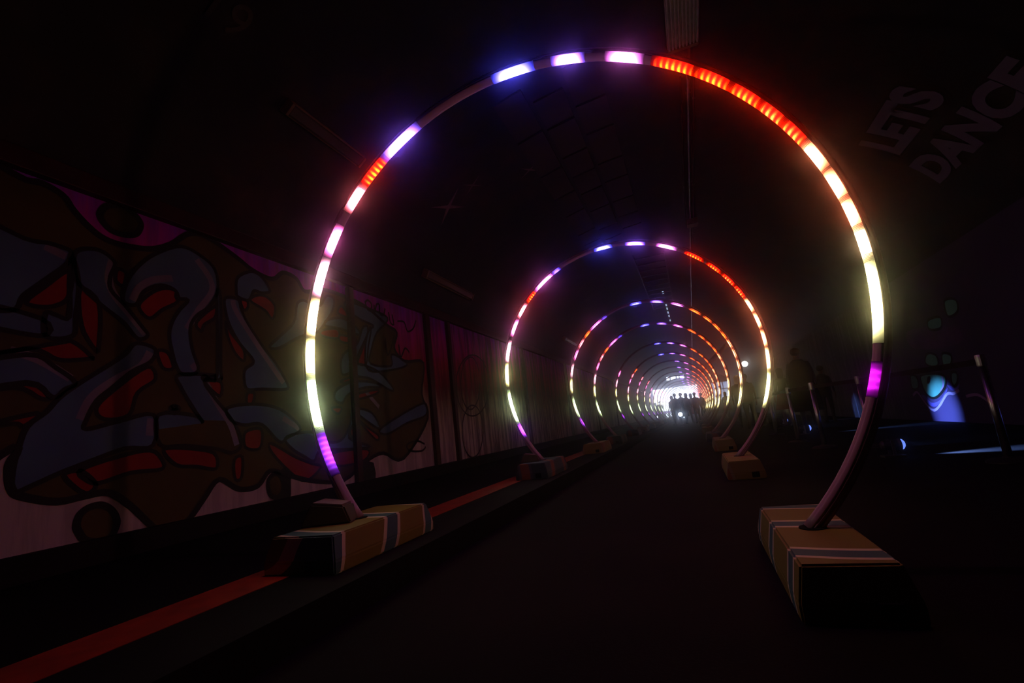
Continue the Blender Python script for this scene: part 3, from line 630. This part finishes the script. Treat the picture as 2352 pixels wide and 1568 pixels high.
def make_block(x, y, z, h, mat, label, w=0.30, l=1.08):
    t = thing('base_block', label, 'block', (x, y, z), 0, 'painted blocks under the hoops')
    bd_ = bm_obj('body', block_mesh(w, l, h, 0.03), mat, t)
    # forklift notch at the near end and the socket the hoop plugs into
    bm = bmesh.new(); box(bm, (0.085, -l / 2 - 0.031, 0.045), (0.07, 0.012, 0.055), 0.004)
    bm_obj('notch', bm, NOTCH, bd_)
    bm = bmesh.new(); lathe(bm, [(0.055, h - 0.006), (0.055, h + 0.004), (0.043, h + 0.006)], 18)
    bm_obj('socket', bm, NOTCH, bd_)
    return t
desc = ['ochre teal-striped', 'dark teal orange-striped', 'yellow orange-striped']
for i, (Yr, xc, zc) in enumerate(RINGS):
    zr_, zl = 0.184, 0.334
    xr = xc + sqrt(HR ** 2 - (zc - zr_) ** 2); xl = xc - sqrt(HR ** 2 - (zc - zl) ** 2)
    ml = [0, 1, 2, 1][i] if i < 4 else i % 3
    mr = [0, 2, 2, 1][i] if i < 4 else (i + 1) % 3
    nm = ORD[i]
    make_block(xl, Yr + 0.0, 0.15, 0.184, BLK[ml], '%s block under the left foot of the %s hoop' % (desc[ml], nm), 0.40 if i == 0 else 0.34, 0.92)
    make_block(xr, Yr, 0.0, 0.184, BLK[mr], '%s block under the right foot of the %s hoop' % (desc[mr], nm))
PINKLIT = plain('wedge_pink_lit_paint', (0.2, 0.11, 0.11), 0.6); WEDGES = plain('wedge_olive_paint', (0.05, 0.035, 0.006), 0.7)
def wedge(x, y, z, label, s=1.0):
    t = thing('wedge', label, 'wedge', (x, y, z), 0.35, 'wedges jammed behind the left hoop feet')
    bm = bmesh.new()
    pr = [(-0.16, 0), (0.14, 0), (0.10, 0.10), (-0.09, 0.13)]
    v0 = [bm.verts.new((a * s, -0.10 * s, b * s)) for a, b in pr]; v1 = [bm.verts.new((a * s, 0.10 * s, b * s)) for a, b in pr]
    for k in range(4): bm.faces.new((v0[k], v0[(k + 1) % 4], v1[(k + 1) % 4], v1[k]))
    bm.faces.new(v0[::-1]); bm.faces.new(v1)
    bmesh.ops.bevel(bm, geom=list(bm.edges), offset=0.01 * s, segments=2, affect='EDGES')
    bm_obj('body', bm, WEDGES, t)
    bm = bmesh.new()
    rot = Matrix.Rotation(math.atan2(-0.03, 0.19), 3, 'Y').inverted()
    box(bm, (0.005 * s, 0, 0.118 * s), (0.17 * s, 0.18 * s, 0.008 * s), 0.002, Matrix.Rotation(0.157, 3, 'Y'))
    bm_obj('pink_lit_top', bm, PINKLIT, t)  # pink light on the top face, painted as a thin plate
wedge(-2.10, 2.44, 0.334, 'small olive wedge, pink light painted on its top, on the nearest left block')
wedge(-2.03, 5.98, 0.334, 'small wedge, pink light painted on its top, on the second left block', 0.8)

# ------------------------------------------------------------------ things on the vault
def batten(y, phi, L, label):
    p = vault_pt(phi, y, 0.02); a = radians(phi)
    n = -Vector((cos(a) / HW, 0, sin(a) / RISE)).normalized()
    t = thing('batten_light', label, 'light fitting', p, 0, 'unlit batten lights along the left vault')
    tan = Vector((-n.z, 0, n.x))
    rot = Matrix((tan, Vector((0, 1, 0)), n)).transposed()
    bm = bmesh.new(); box(bm, n * 0.03, (0.16, L, 0.07), 0.01, rot); bm_obj('housing', bm, WOODY, t)
    bm = bmesh.new(); box(bm, n * 0.085, (0.12, L - 0.06, 0.05), 0.018, rot); bm_obj('diffuser', bm, PRISM, t)
    for s in (-1, 1):
        bm = bmesh.new(); box(bm, n * 0.085 + Vector((0, s * (L / 2 - 0.02), 0)), (0.14, 0.035, 0.06), 0.006, rot); bm_obj('end_cap', bm, WOODY, t)
batten(4.1, 145, 1.2, 'unlit batten light on the left vault, nearest the camera')
batten(8.1, 163.5, 1.9, 'unlit batten light on the left vault, second from the camera')
batten(17.6, 159.5, 1.9, 'unlit batten light on the left vault, beyond the second hoop')
# ribbed twin fitting at the crown
t = thing('ribbed_light', 'unlit ribbed ceiling light at the crown above the nearest hoop', 'light fitting', (0.635, 5.0, 5.17))
bm = bmesh.new(); box(bm, (0, 0, 0.06), (0.38, 1.7, 0.08), 0.01); bm_obj('housing', bm, GALV, t)
for k in range(9):
    bm = bmesh.new(); box(bm, (-0.165 + k * 0.041, 0, 0.005), (0.024, 1.68, 0.035), 0.006); bm_obj('rib', bm, plain('ribbed_lens', (0.55, 0.50, 0.58), 0.3), t)
bm = bmesh.new(); box(bm, (0, 0.87, 0.03), (0.36, 0.05, 0.09), 0.01); bm_obj('end_cap', bm, WOODY, t)
bm = bmesh.new(); tube(bm, [(0.08, 0.9, 0.03), (0.08, 1.6, 0.07)], 0.03, 8); bm_obj('conduit_stub', bm, RUST, t)
# conduits along the crown
def conduit(x, rad, y0, y1, z, label, mat):
    t = thing('conduit', label, 'conduit', (x, y0, z), 0, 'conduits along the crown of the vault')
    bm = bmesh.new(); tube(bm, [(0, 0, 0), (0, y1 - y0, 0)], rad, 8); bm_obj('pipe', bm, mat, t)
    y = 0.6
    while y < y1 - y0:
        bm = bmesh.new(); box(bm, (0, y, rad * 0.6), (rad * 3.2, 0.04, rad * 1.6), 0.003); bm_obj('clip', bm, GALV, t)
        y += 3.0
conduit(0.70, 0.022, 6.4, 58.5, 5.29, 'thin steel conduit along the crown of the vault, straightest and longest', GALV)
conduit(0.60, 0.012, 6.6, 11.9, 5.30, 'thin cable left of the long crown conduit', RUST)
conduit(0.78, 0.012, 6.6, 14.0, 5.30, 'thin cable right of the long crown conduit', RUST)
t = thing('junction_box', 'small beige junction box on the crown conduit', 'junction box', (0.735, 12.1, 5.20))
bm = bmesh.new(); box(bm, (0, 0, 0), (0.26, 0.3, 0.12), 0.012); bm_obj('body', bm, WOODY, t)
bm = bmesh.new(); box(bm, (0, 0, -0.066), (0.22, 0.26, 0.014), 0.004); bm_obj('lid', bm, WOODY, t)
# cable ladder under the crown
t = thing('cable_ladder', 'dark cable ladder hung under the crown of the vault', 'cable ladder', (-0.45, 13.6, 5.16))
for s in (-1, 1):
    bm = bmesh.new(); box(bm, (s * 0.42, 4, 0), (0.035, 8.0, 0.09), 0.004); bm_obj('rail', bm, DARKSTEEL, t)
for k in range(12):
    bm = bmesh.new(); box(bm, (0, 0.3 + k * 0.67, 0), (0.84, 0.06, 0.03), 0.003); bm_obj('rung', bm, DARKSTEEL, t)
for k in range(3):
    bm = bmesh.new(); tube(bm, [(-0.42, 0.6 + k * 3.3, 0), (-0.42, 0.6 + k * 3.3, 0.12)], 0.008, 6); tube(bm, [(0.42, 0.6 + k * 3.3, 0), (0.42, 0.6 + k * 3.3, 0.12)], 0.008, 6)
    bm_obj('hanger', bm, DARKSTEEL, t)
t = thing('glint_row', 'row of added glowing dashes for cable tray glints under the vault crown', 'glint dashes', (-0.33, 18.6, 5.22))
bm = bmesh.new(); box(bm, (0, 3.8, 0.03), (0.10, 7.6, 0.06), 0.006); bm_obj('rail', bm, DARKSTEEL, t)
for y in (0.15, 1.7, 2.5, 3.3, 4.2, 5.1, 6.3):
    bm = bmesh.new(); box(bm, (0, y, -0.012), (0.05, 0.34, 0.03), 0.004); bm_obj('lens', bm, emit('glint_glow', (0.55, 0.72, 1.0), 0.9), t)  # self-lit dashes in place of reflections on the cable tray
t = thing('duct', 'bare metal duct slanting down from the right vault', 'duct', (0.30, 30.0, 2.47))
bm = bmesh.new()
d0, d1 = Vector((0, 0, 0)), Vector((2.2, 0, 1.75))
tube(bm, [d0, d1], 0.13, 14); bm_obj('pipe', bm, plain('bare_duct_metal', (0.55, 0.57, 0.64), 0.4, 0.2, 0.1, 5), t)
for k in range(6):
    q = d0.lerp(d1, (k + 0.5) / 6); dd = (d1 - d0).normalized() * 0.03
    bm = bmesh.new(); tube(bm, [q - dd, q + dd], 0.145, 14); bm_obj('joint_band', bm, GALV, t)
bm = bmesh.new(); tube(bm, [d0, (0, 0, 2.88)], 0.01, 6); tube(bm, [d1, (2.2, 0, 2.47)], 0.01, 6); bm_obj('hanger', bm, DARKSTEEL, t)
# floodlight on the right side of the vault
t = thing('floodlight', 'round white floodlight shining high on the right wall', 'floodlight', (3.95, 38.0, 3.52))
bm = bmesh.new(); lathe(bm, [(0.12, -0.1), (0.2, -0.02), (0.23, 0.06), (0.23, 0.1)], 20)
bmesh.ops.rotate(bm, cent=(0, 0, 0), matrix=Matrix.Rotation(pi / 2, 3, 'X'), verts=bm.verts); bm_obj('housing', bm, DARKSTEEL, t)
bm = bmesh.new(); lathe(bm, [(0.21, 0.10), (0.19, 0.12), (0.1, 0.14)], 20)
bmesh.ops.rotate(bm, cent=(0, 0, 0), matrix=Matrix.Rotation(pi / 2, 3, 'X'), verts=bm.verts); bm_obj('lens', bm, emit('flood_white', (1, 0.97, 0.95), 3.5), t)
bm = bmesh.new(); box(bm, (0.16, 0.02, 0), (0.30, 0.05, 0.06), 0.005); bm_obj('bracket', bm, DARKSTEEL, t)

# ------------------------------------------------------------------ belt barrier
def stanchion(p, q, label):
    t = thing('belt_stanchion', label, 'barrier post', (p[0], p[1], 0), 0, 'belt barrier along the right of the road')
    bm = bmesh.new(); lathe(bm, [(0.16, 0.0), (0.16, 0.012), (0.13, 0.028), (0.05, 0.036), (0.035, 0.05)], 24); bm_obj('base', bm, DARKSTEEL, t, smooth=False)
    bm = bmesh.new(); lathe(bm, [(0.031, 0.04), (0.031, 0.84)], 16); bm_obj('pole', bm, STEEL, t, smooth=True)
    bm = bmesh.new(); lathe(bm, [(0.034, 0.84), (0.036, 0.85), (0.036, 0.93), (0.034, 0.945), (0.012, 0.95)], 16); hd_ = bm_obj('head', bm, STEEL, t)
    if q is not None:
        d = Vector((q[0] - p[0], q[1] - p[1], 0)); L = d.length; d.normalize()
        bm = bmesh.new(); box(bm, d * L / 2 + Vector((0, 0, 0.885)), (L - 0.07, 0.004, 0.055), 0.0, Matrix.Rotation(math.atan2(d.y, d.x), 3, 'Z'))
        bm_obj('belt', bm, BELT, hd_)
POSTS = [(2.49, 5.55), (2.15, 7.81), (1.68, 8.26), (1.60, 9.68), (1.62, 12.2), (1.98, 14.5), (2.12, 17.3), (2.12, 20.0)]
names = ['chrome belt post at the right edge, nearest the camera', 'chrome belt post between the nearest hoop and the boy', 'chrome belt post just left of the boy by the right rail',
         'chrome belt post in front of the tall person in a long coat', 'chrome belt post behind the tall person in a long coat', 'chrome belt post beside the second hoop, near the woman in a pink skirt',
         'chrome belt post past the standing group, second from the far end', 'chrome belt post at the far end of the belt barrier']
for i, p in enumerate(POSTS): stanchion(p, POSTS[i + 1] if i + 1 < len(POSTS) else None, names[i])

# ------------------------------------------------------------------ blue floor spotlights
BLUEGLASS = emit('blue_lens', (0.16, 0.28, 1.0), 1.2)
def floor_spot(x, y, label, power, tilt=4):
    t = thing('floor_spotlight', label, 'spotlight', (x, y, 0), 0, 'blue floor spotlights aimed at the right wall')
    bm = bmesh.new(); box(bm, (0, 0, 0.012), (0.20, 0.16, 0.024), 0.004); bm_obj('foot', bm, DARKSTEEL, t)
    for s in (-1, 1):
        bm = bmesh.new(); box(bm, (0, s * 0.075, 0.10), (0.03, 0.008, 0.17), 0.002); bm_obj('yoke_arm', bm, STEEL, t)
    bm = bmesh.new(); lathe(bm, [(0.035, -0.09), (0.05, -0.07), (0.058, 0.06), (0.066, 0.075), (0.066, 0.09)], 18)
    bmesh.ops.rotate(bm, cent=(0, 0, 0), matrix=Matrix.Rotation(pi / 2, 3, 'Y'), verts=bm.verts)
    bmesh.ops.translate(bm, vec=(0, 0, 0.13), verts=bm.verts); bm_obj('housing', bm, DARKSTEEL, t)
    bm = bmesh.new(); lathe(bm, [(0.060, 0.09), (0.052, 0.112), (0.03, 0.128), (0.006, 0.134)], 18)
    bmesh.ops.rotate(bm, cent=(0, 0, 0), matrix=Matrix.Rotation(pi / 2, 3, 'Y'), verts=bm.verts)
    bmesh.ops.translate(bm, vec=(0, 0, 0.13), verts=bm.verts); bm_obj('lens', bm, BLUEGLASS, t)
    L = bpy.data.lights.new('spot_beam', 'SPOT'); L.energy = power * 12; L.color = (0.16, 0.34, 1.0); L.spot_size = radians(34); L.spot_blend = 1.0; L.shadow_soft_size = 0.03
    lo = bpy.data.objects.new('spot_beam', L); COL.objects.link(lo); lo.parent = t
    lo.location = (0.15, 0, 0.13); lo.rotation_euler = (0, -pi / 2 + radians(-tilt), 0)
floor_spot(1.95, 6.52, 'blue floor spotlight beside the nearest hoop, closest of its row', 110, -8)
floor_spot(2.03, 11.42, 'blue floor spotlight lighting the green drip on the right wall', 80, 2)
floor_spot(2.45, 16.6, 'blue floor spotlight behind the woman in a pink skirt', 12, 2)

# ------------------------------------------------------------------ people
def person_mat(name, skin, top, legs, shoes):
    m, nt, b = newmat(name)
    tc = N(nt, 'ShaderNodeTexCoord'); sp = N(nt, 'ShaderNodeSeparateXYZ'); nt.links.new(tc.outputs['Object'], sp.inputs[0])
    rp = N(nt, 'ShaderNodeValToRGB'); rp.color_ramp.interpolation = 'CONSTANT'
    mr = N(nt, 'ShaderNodeMapRange'); nt.links.new(sp.outputs['Z'], mr.inputs['Value']); mr.inputs['From Max'].default_value = 2.0
    el = rp.color_ramp.elements
    el[0].position = 0; el[0].color = (*shoes, 1); el[1].position = 0.05; el[1].color = (*legs, 1)
    el.new(0.485).color = (*top, 1); el.new(0.755).color = (*skin, 1)
    nt.links.new(mr.outputs[0], rp.inputs[0])
    ab = N(nt, 'ShaderNodeMath', operation='ABSOLUTE'); nt.links.new(sp.outputs['X'], ab.inputs[0])
    g1 = N(nt, 'ShaderNodeMath', operation='GREATER_THAN'); nt.links.new(ab.outputs[0], g1.inputs[0]); g1.inputs[1].default_value = 0.2
    l1 = N(nt, 'ShaderNodeMath', operation='LESS_THAN'); nt.links.new(sp.outputs['Z'], l1.inputs[0]); l1.inputs[1].default_value = 0.93
    h1 = N(nt, 'ShaderNodeMath', operation='GREATER_THAN'); nt.links.new(sp.outputs['Z'], h1.inputs[0]); h1.inputs[1].default_value = 0.5
    an = N(nt, 'ShaderNodeMath', operation='MULTIPLY'); nt.links.new(g1.outputs[0], an.inputs[0]); nt.links.new(l1.outputs[0], an.inputs[1])
    an2 = N(nt, 'ShaderNodeMath', operation='MULTIPLY'); nt.links.new(an.outputs[0], an2.inputs[0]); nt.links.new(h1.outputs[0], an2.inputs[1])
    mx = N(nt, 'ShaderNodeMixRGB'); nt.links.new(an2.outputs[0], mx.inputs[0]); nt.links.new(rp.outputs[0], mx.inputs[1]); mx.inputs[2].default_value = (*skin, 1)
    nt.links.new(mx.outputs[0], b.inputs['Base Color']); b.inputs['Roughness'].default_value = 0.75
    return m
def skin_body(stride=0.0, arm=0.0, bulk=1.0):
    V = []; E = []; Rr = []
    def v(p, r, link=None):
        V.append(p); Rr.append(r if isinstance(r, tuple) else (r, r)); i = len(V) - 1
        if link is not None: E.append((link, i))
        return i
    pel = v((0, 0, 0.95), (0.145 * bulk, 0.105 * bulk))
    sp1 = v((0, 0.005, 1.13), (0.13 * bulk, 0.10 * bulk), pel)
    ch = v((0, 0.01, 1.32), (0.155 * bulk, 0.115 * bulk), sp1)
    nb = v((0, 0.015, 1.455), (0.075, 0.065), ch)
    nk = v((0, 0.0, 1.525), 0.052, nb)
    jaw = v((0, -0.018, 1.585), (0.066, 0.075), nk)
    hd = v((0, -0.006, 1.66), (0.078, 0.096), jaw)
    v((0, 0.0, 1.72), (0.062, 0.075), hd)
    nose = v((0, -0.108, 1.632), 0.012, jaw)
    for s in (-1, 1):
        v((s * 0.088, 0.005, 1.635), (0.012, 0.018), hd)
        sh = v((s * 0.175, 0.012, 1.415), 0.062 * bulk, ch)
        el = v((s * 0.235, 0.03 + 0.03 * arm, 1.14), 0.043, sh)
        wr_ = v((s * 0.25, -0.03 - 0.10 * arm, 0.90 + 0.06 * arm), 0.028, el)
        pm = v((s * 0.253, -0.045 - 0.13 * arm, 0.835 + 0.06 * arm), (0.018, 0.036), wr_)
        for k, (dy, ln) in enumerate(((-0.030, 0.062), (-0.010, 0.072), (0.010, 0.067), (0.029, 0.052))):
            f1 = v((s * 0.253, -0.045 + dy - 0.13 * arm, 0.795 + 0.06 * arm), 0.0095, pm)
            f2 = v((s * 0.248, -0.047 + dy - 0.13 * arm, 0.795 - ln * 0.55 + 0.06 * arm), 0.0085, f1)
            v((s * 0.238, -0.052 + dy - 0.13 * arm, 0.795 - ln + 0.06 * arm), 0.0075, f2)
        th1 = v((s * 0.247, -0.088 - 0.13 * arm, 0.825 + 0.06 * arm), 0.011, pm)
        v((s * 0.240, -0.098 - 0.13 * arm, 0.785 + 0.06 * arm), 0.009, th1)
        hp = v((s * 0.09, 0.005, 0.87), 0.098 * bulk, pel)
        kn = v((s * 0.10, -0.012 + s * 0.08 * stride, 0.49), 0.060, hp)
        cf = v((s * 0.102, 0.02 + s * 0.13 * stride, 0.34), 0.055, kn)
        an = v((s * 0.105, 0.02 + s * 0.20 * stride, 0.085), 0.038, cf)
        v((s * 0.105, 0.055 + s * 0.20 * stride, 0.040), 0.038, an)
        bl = v((s * 0.115, -0.075 + s * 0.20 * stride, 0.036), (0.042, 0.032), an)
        v((s * 0.12, -0.15 + s * 0.20 * stride, 0.026), (0.034, 0.022), bl)
    me = bpy.data.meshes.new('body'); me.from_pydata(V, E, [])
    o = bpy.data.objects.new('body_tmp', me); COL.objects.link(o)
    md = o.modifiers.new('skin', 'SKIN'); md.use_smooth_shade = True
    for d, r in zip(me.skin_vertices[0].data, Rr): d.radius = r
    me.skin_vertices[0].data[0].use_root = True
    o.modifiers.new('sub', 'SUBSURF').levels = 1
    dg = bpy.context.evaluated_depsgraph_get(); dg.update()
    out = bpy.data.meshes.new_from_object(o.evaluated_get(dg))
    bpy.data.objects.remove(o); out.name = 'body'
    return out
BODIES = [skin_body(0, 0.2, 1.0), skin_body(0.6, 0.6, 0.92), skin_body(0.2, 0.0, 1.12)]
for me in BODIES:
    for p in me.polygons: p.use_smooth = True
HAIR = plain('dark_hair', (0.02, 0.013, 0.010), 0.6)
EYE = plain('eye_white', (0.5, 0.5, 0.5), 0.3)
def make_person(label, loc, rotz, h, body, mats, hair='short', extra=None, emat=None, group=None):
    t = thing('person', label, 'person', loc, rotz, group)
    s = h / 1.78
    b = obj('body', BODIES[body].copy(), mats, t); b.scale = (s, s, s)
    bm = bmesh.new()
    bmesh.ops.create_uvsphere(bm, u_segments=18, v_segments=12, radius=1.0)
    bmesh.ops.scale(bm, vec=(0.098, 0.112, 0.098), verts=bm.verts)
    cut = [v for v in bm.verts if v.co.y < -0.05 and v.co.z < 0.045]
    bmesh.ops.delete(bm, geom=cut, context='VERTS')
    for v in bm.verts:
        if v.co.z < -0.02 and hair == 'long': v.co.z = v.co.z * 2.9 - 0.02; v.co.y = v.co.y * 0.9 + 0.01
    bmesh.ops.translate(bm, vec=(0, 0.012, 1.685), verts=bm.verts)
    hr = bm_obj('hair', bm, HAIR, t, smooth=True); hr.scale = (s, s, s)
    for q in (-1, 1):
        bm = bmesh.new(); bmesh.ops.create_uvsphere(bm, u_segments=8, v_segments=6, radius=0.012)
        bmesh.ops.translate(bm, vec=(q * 0.031, -0.090, 1.652), verts=bm.verts); e = bm_obj('eye', bm, EYE, t, smooth=True); e.scale = (s, s, s)
    if extra == 'coat':
        bm = bmesh.new(); lathe(bm, [(0.31, 0.42), (0.29, 0.7), (0.235, 1.0), (0.235, 1.25), (0.22, 1.38), (0.15, 1.46), (0.09, 1.52)], 22, (0, 0.01, 0), 1.0, 0.74)
        e = bm_obj('coat', bm, emat, t, smooth=True); e.scale = (s, s, s)
    if extra == 'jacket':
        bm = bmesh.new(); lathe(bm, [(0.19, 0.86), (0.185, 1.05), (0.20, 1.25), (0.19, 1.38), (0.12, 1.46), (0.085, 1.50)], 22, (0, 0.01, 0), 1.0, 0.78)
        e = bm_obj('jacket', bm, emat, t, smooth=True); e.scale = (s, s, s)
    if extra == 'skirt':
        bm = bmesh.new(); lathe(bm, [(0.30, 0.52), (0.25, 0.70), (0.18, 0.98), (0.155, 1.04)], 26, (0, 0.0, 0), 1.0, 0.8)
        e = bm_obj('skirt', bm, emat, t, smooth=True); e.scale = (s, s, s)
    return t
DK = person_mat('dark_clothes', (0.25, 0.14, 0.10), (0.02, 0.02, 0.024), (0.018, 0.018, 0.025), (0.02, 0.02, 0.02))
OL = person_mat('olive_clothes', (0.30, 0.17, 0.12), (0.06, 0.05, 0.02), (0.03, 0.03, 0.03), (0.02, 0.02, 0.02))
PK = person_mat('bare_leg_clothes', (0.30, 0.17, 0.12), (0.10, 0.09, 0.03), (0.28, 0.24, 0.26), (0.25, 0.25, 0.28))
BR = person_mat('brown_clothes', (0.28, 0.15, 0.11), (0.12, 0.05, 0.02), (0.05, 0.045, 0.02), (0.02, 0.02, 0.02))
COAT = plain('black_wool', (0.010, 0.010, 0.012), 0.9); JACK = plain('navy_jacket', (0.016, 0.016, 0.024), 0.8)
SKIRT = plain('pink_skirt_cloth', (0.40, 0.10, 0.09), 0.8); OLJ = plain('olive_jacket', (0.08, 0.065, 0.02), 0.8); BRJ = plain('rust_jacket', (0.14, 0.05, 0.02), 0.8)
tall = make_person('tall person in a long black coat standing with back turned', (2.38, 12.55, 0), 3.0, 1.87, 2, DK, 'short', 'coat', COAT)
boy = make_person('slim person in dark jacket and trousers standing by the right wall', (3.32, 14.95, 0), 2.7, 1.53, 0, DK, 'short', 'jacket', JACK)
lady = make_person('person in a pink skirt with pale legs standing left of the tall coat', (2.42, 15.4, 0), 3.5, 1.63, 0, PK, 'long', 'skirt', SKIRT)
pd = make_person('person in a rust jacket standing by the right foot of the second hoop', (1.58, 16.15, 0), 3.3, 1.64, 2, BR, 'short', 'jacket', BRJ)
pe = make_person('person in an olive jacket behind the one in the rust jacket', (1.50, 17.6, 0), 3.0, 1.70, 1, OL, 'long', 'jacket', OLJ)
# the crowd down the tunnel (copies share the meshes above)
crowd = [(boy, -0.85, 28.6, 1.15), (tall, -0.55, 29.3, 0.95), (pe, -0.25, 28.4, 1.0), (lady, -0.02, 30.4, 1.05), (pd, 0.18, 28.2, 1.02), (boy, 0.55, 31.0, 1.1), (pe, -1.10, 30.5, 1.0),
         (pd, -2.6, 44.0, 1.0), (boy, -1.3, 45.0, 1.12), (tall, -3.0, 48.0, 0.9), (lady, -1.5, 48.0, 1.0), (pe, -3.4, 50.6, 1.0), (boy, -0.3, 50.0, 1.1), (pd, 1.3, 36.0, 1.0), (lady, 2.0, 33.0, 1.0)]
cl = ['leftmost of the dark group standing before the exit', 'person in a long coat in the dark group before the exit', 'long-haired person in the middle of the dark group before the exit',
      'skirted person in the dark group before the exit', 'person in a rust jacket at the right of the dark group before the exit', 'rightmost of the dark group standing before the exit',
      'person standing behind the left end of the dark group', 'person in a rust jacket walking far down by the bright exit', 'slim person far down left of the bright exit centre',
      'person in a long coat far down by the left hoops', 'skirted person far down in front of the bright exit', 'long-haired person farthest left against the bright exit',
      'slim person far down in front of the exit centre', 'person in a rust jacket far down at the right of the road', 'skirted person at the right of the road beyond the duct']
for (src, x, y, k), lb in zip(crowd, cl):
    r = dup(src, (x, y, 0.15 if x < -1.6 else 0.0), random.uniform(2.4, 3.9), lb, 'people near the tunnel exit')
    r.scale = (k, k, k)

# ------------------------------------------------------------------ by the exit
t = thing('floor_lamp', 'single bright white lamp on a short stand before the dark crowd', 'lamp', (-0.59, 24.0, 0))
bm = bmesh.new(); lathe(bm, [(0.16, 0), (0.16, 0.03), (0.02, 0.05), (0.02, 0.53)], 14); bm_obj('stand', bm, DARKSTEEL, t)
bm = bmesh.new(); lathe(bm, [(0.03, 0.51), (0.075, 0.54), (0.092, 0.60), (0.075, 0.66), (0.02, 0.69)], 16); bm_obj('bulb', bm, emit('lamp_bulb', (0.55, 0.72, 1.0), 14.0), t, smooth=True)
for i, (x, y) in enumerate(((-2.5, 51.2), (-2.1, 51.2), (-1.7, 51.2), (-0.95, 51.2), (-0.65, 51.2))):
    t = thing('lantern', 'small lit lantern on the ground by the exit, %s from the left' % ['first', 'second', 'third', 'fourth', 'fifth'][i], 'lantern', (x, y, 0.15 if x < -1.6 else 0), 0, 'lanterns on the ground by the exit')
    bm = bmesh.new(); lathe(bm, [(0.09, 0), (0.09, 0.05), (0.06, 0.07)], 10); bm_obj('foot', bm, DARKSTEEL, t)
    bm = bmesh.new(); lathe(bm, [(0.07, 0.07), (0.10, 0.2), (0.10, 0.45), (0.06, 0.55)], 10); bm_obj('shade', bm, emit('lantern_glow', (0.75, 0.88, 1.0), 3.0), t)
    bm = bmesh.new(); lathe(bm, [(0.07, 0.55), (0.08, 0.57), (0.02, 0.62)], 10); bm_obj('cap', bm, DARKSTEEL, t)
def road_barrier(x0, x1, y, h, label):
    t = thing('road_barrier', label, 'barrier', ((x0 + x1) / 2, y, 0), 0, 'low barriers across the exit')
    w = x1 - x0
    bm = bmesh.new()
    pr = [(-0.3, 0), (0.3, 0), (0.3, 0.12), (0.13, 0.34), (0.09, h), (-0.09, h), (-0.13, 0.34), (-0.3, 0.12)]
    a = [bm.verts.new((-w / 2, p, q)) for p, q in pr]; b_ = [bm.verts.new((w / 2, p, q)) for p, q in pr]
    for k in range(8): bm.faces.new((a[k], a[(k + 1) % 8], b_[(k + 1) % 8], b_[k]))
    bm.faces.new(a[::-1]); bm.faces.new(b_)
    bm_obj('body', bm, SIDEWALK, t)
road_barrier(-1.5, 0.84, 58.5, 1.0, 'low dark road barrier across the right of the exit')
road_barrier(-3.9, -1.9, 58.5, 0.95, 'low dark road barrier across the left of the exit')

# ------------------------------------------------------------------ haze in the tunnel
bm = bmesh.new(); box(bm, (0.1, (Y0 + Y1) / 2, 2.7), (8.5, Y1 - Y0 - 0.1, 5.2))
hz = bpy.data.materials.new('thin_haze'); hz.use_nodes = True
nt = hz.node_tree; nt.nodes.clear()
vs = N(nt, 'ShaderNodeVolumeScatter', Density=HAZE_DENSITY, Anisotropy=HAZE_ANISO)
vs.inputs['Color'].default_value = (1, 1, 1, 1)
no = N(nt, 'ShaderNodeOutputMaterial'); nt.links.new(vs.outputs[0], no.inputs['Volume'])
if HAZE_DENSITY > 0:
    ho = bm_obj('haze', bm, hz); ho['kind'] = 'stuff'
    tag(ho, 'thin smoky haze filling the tunnel', 'haze')
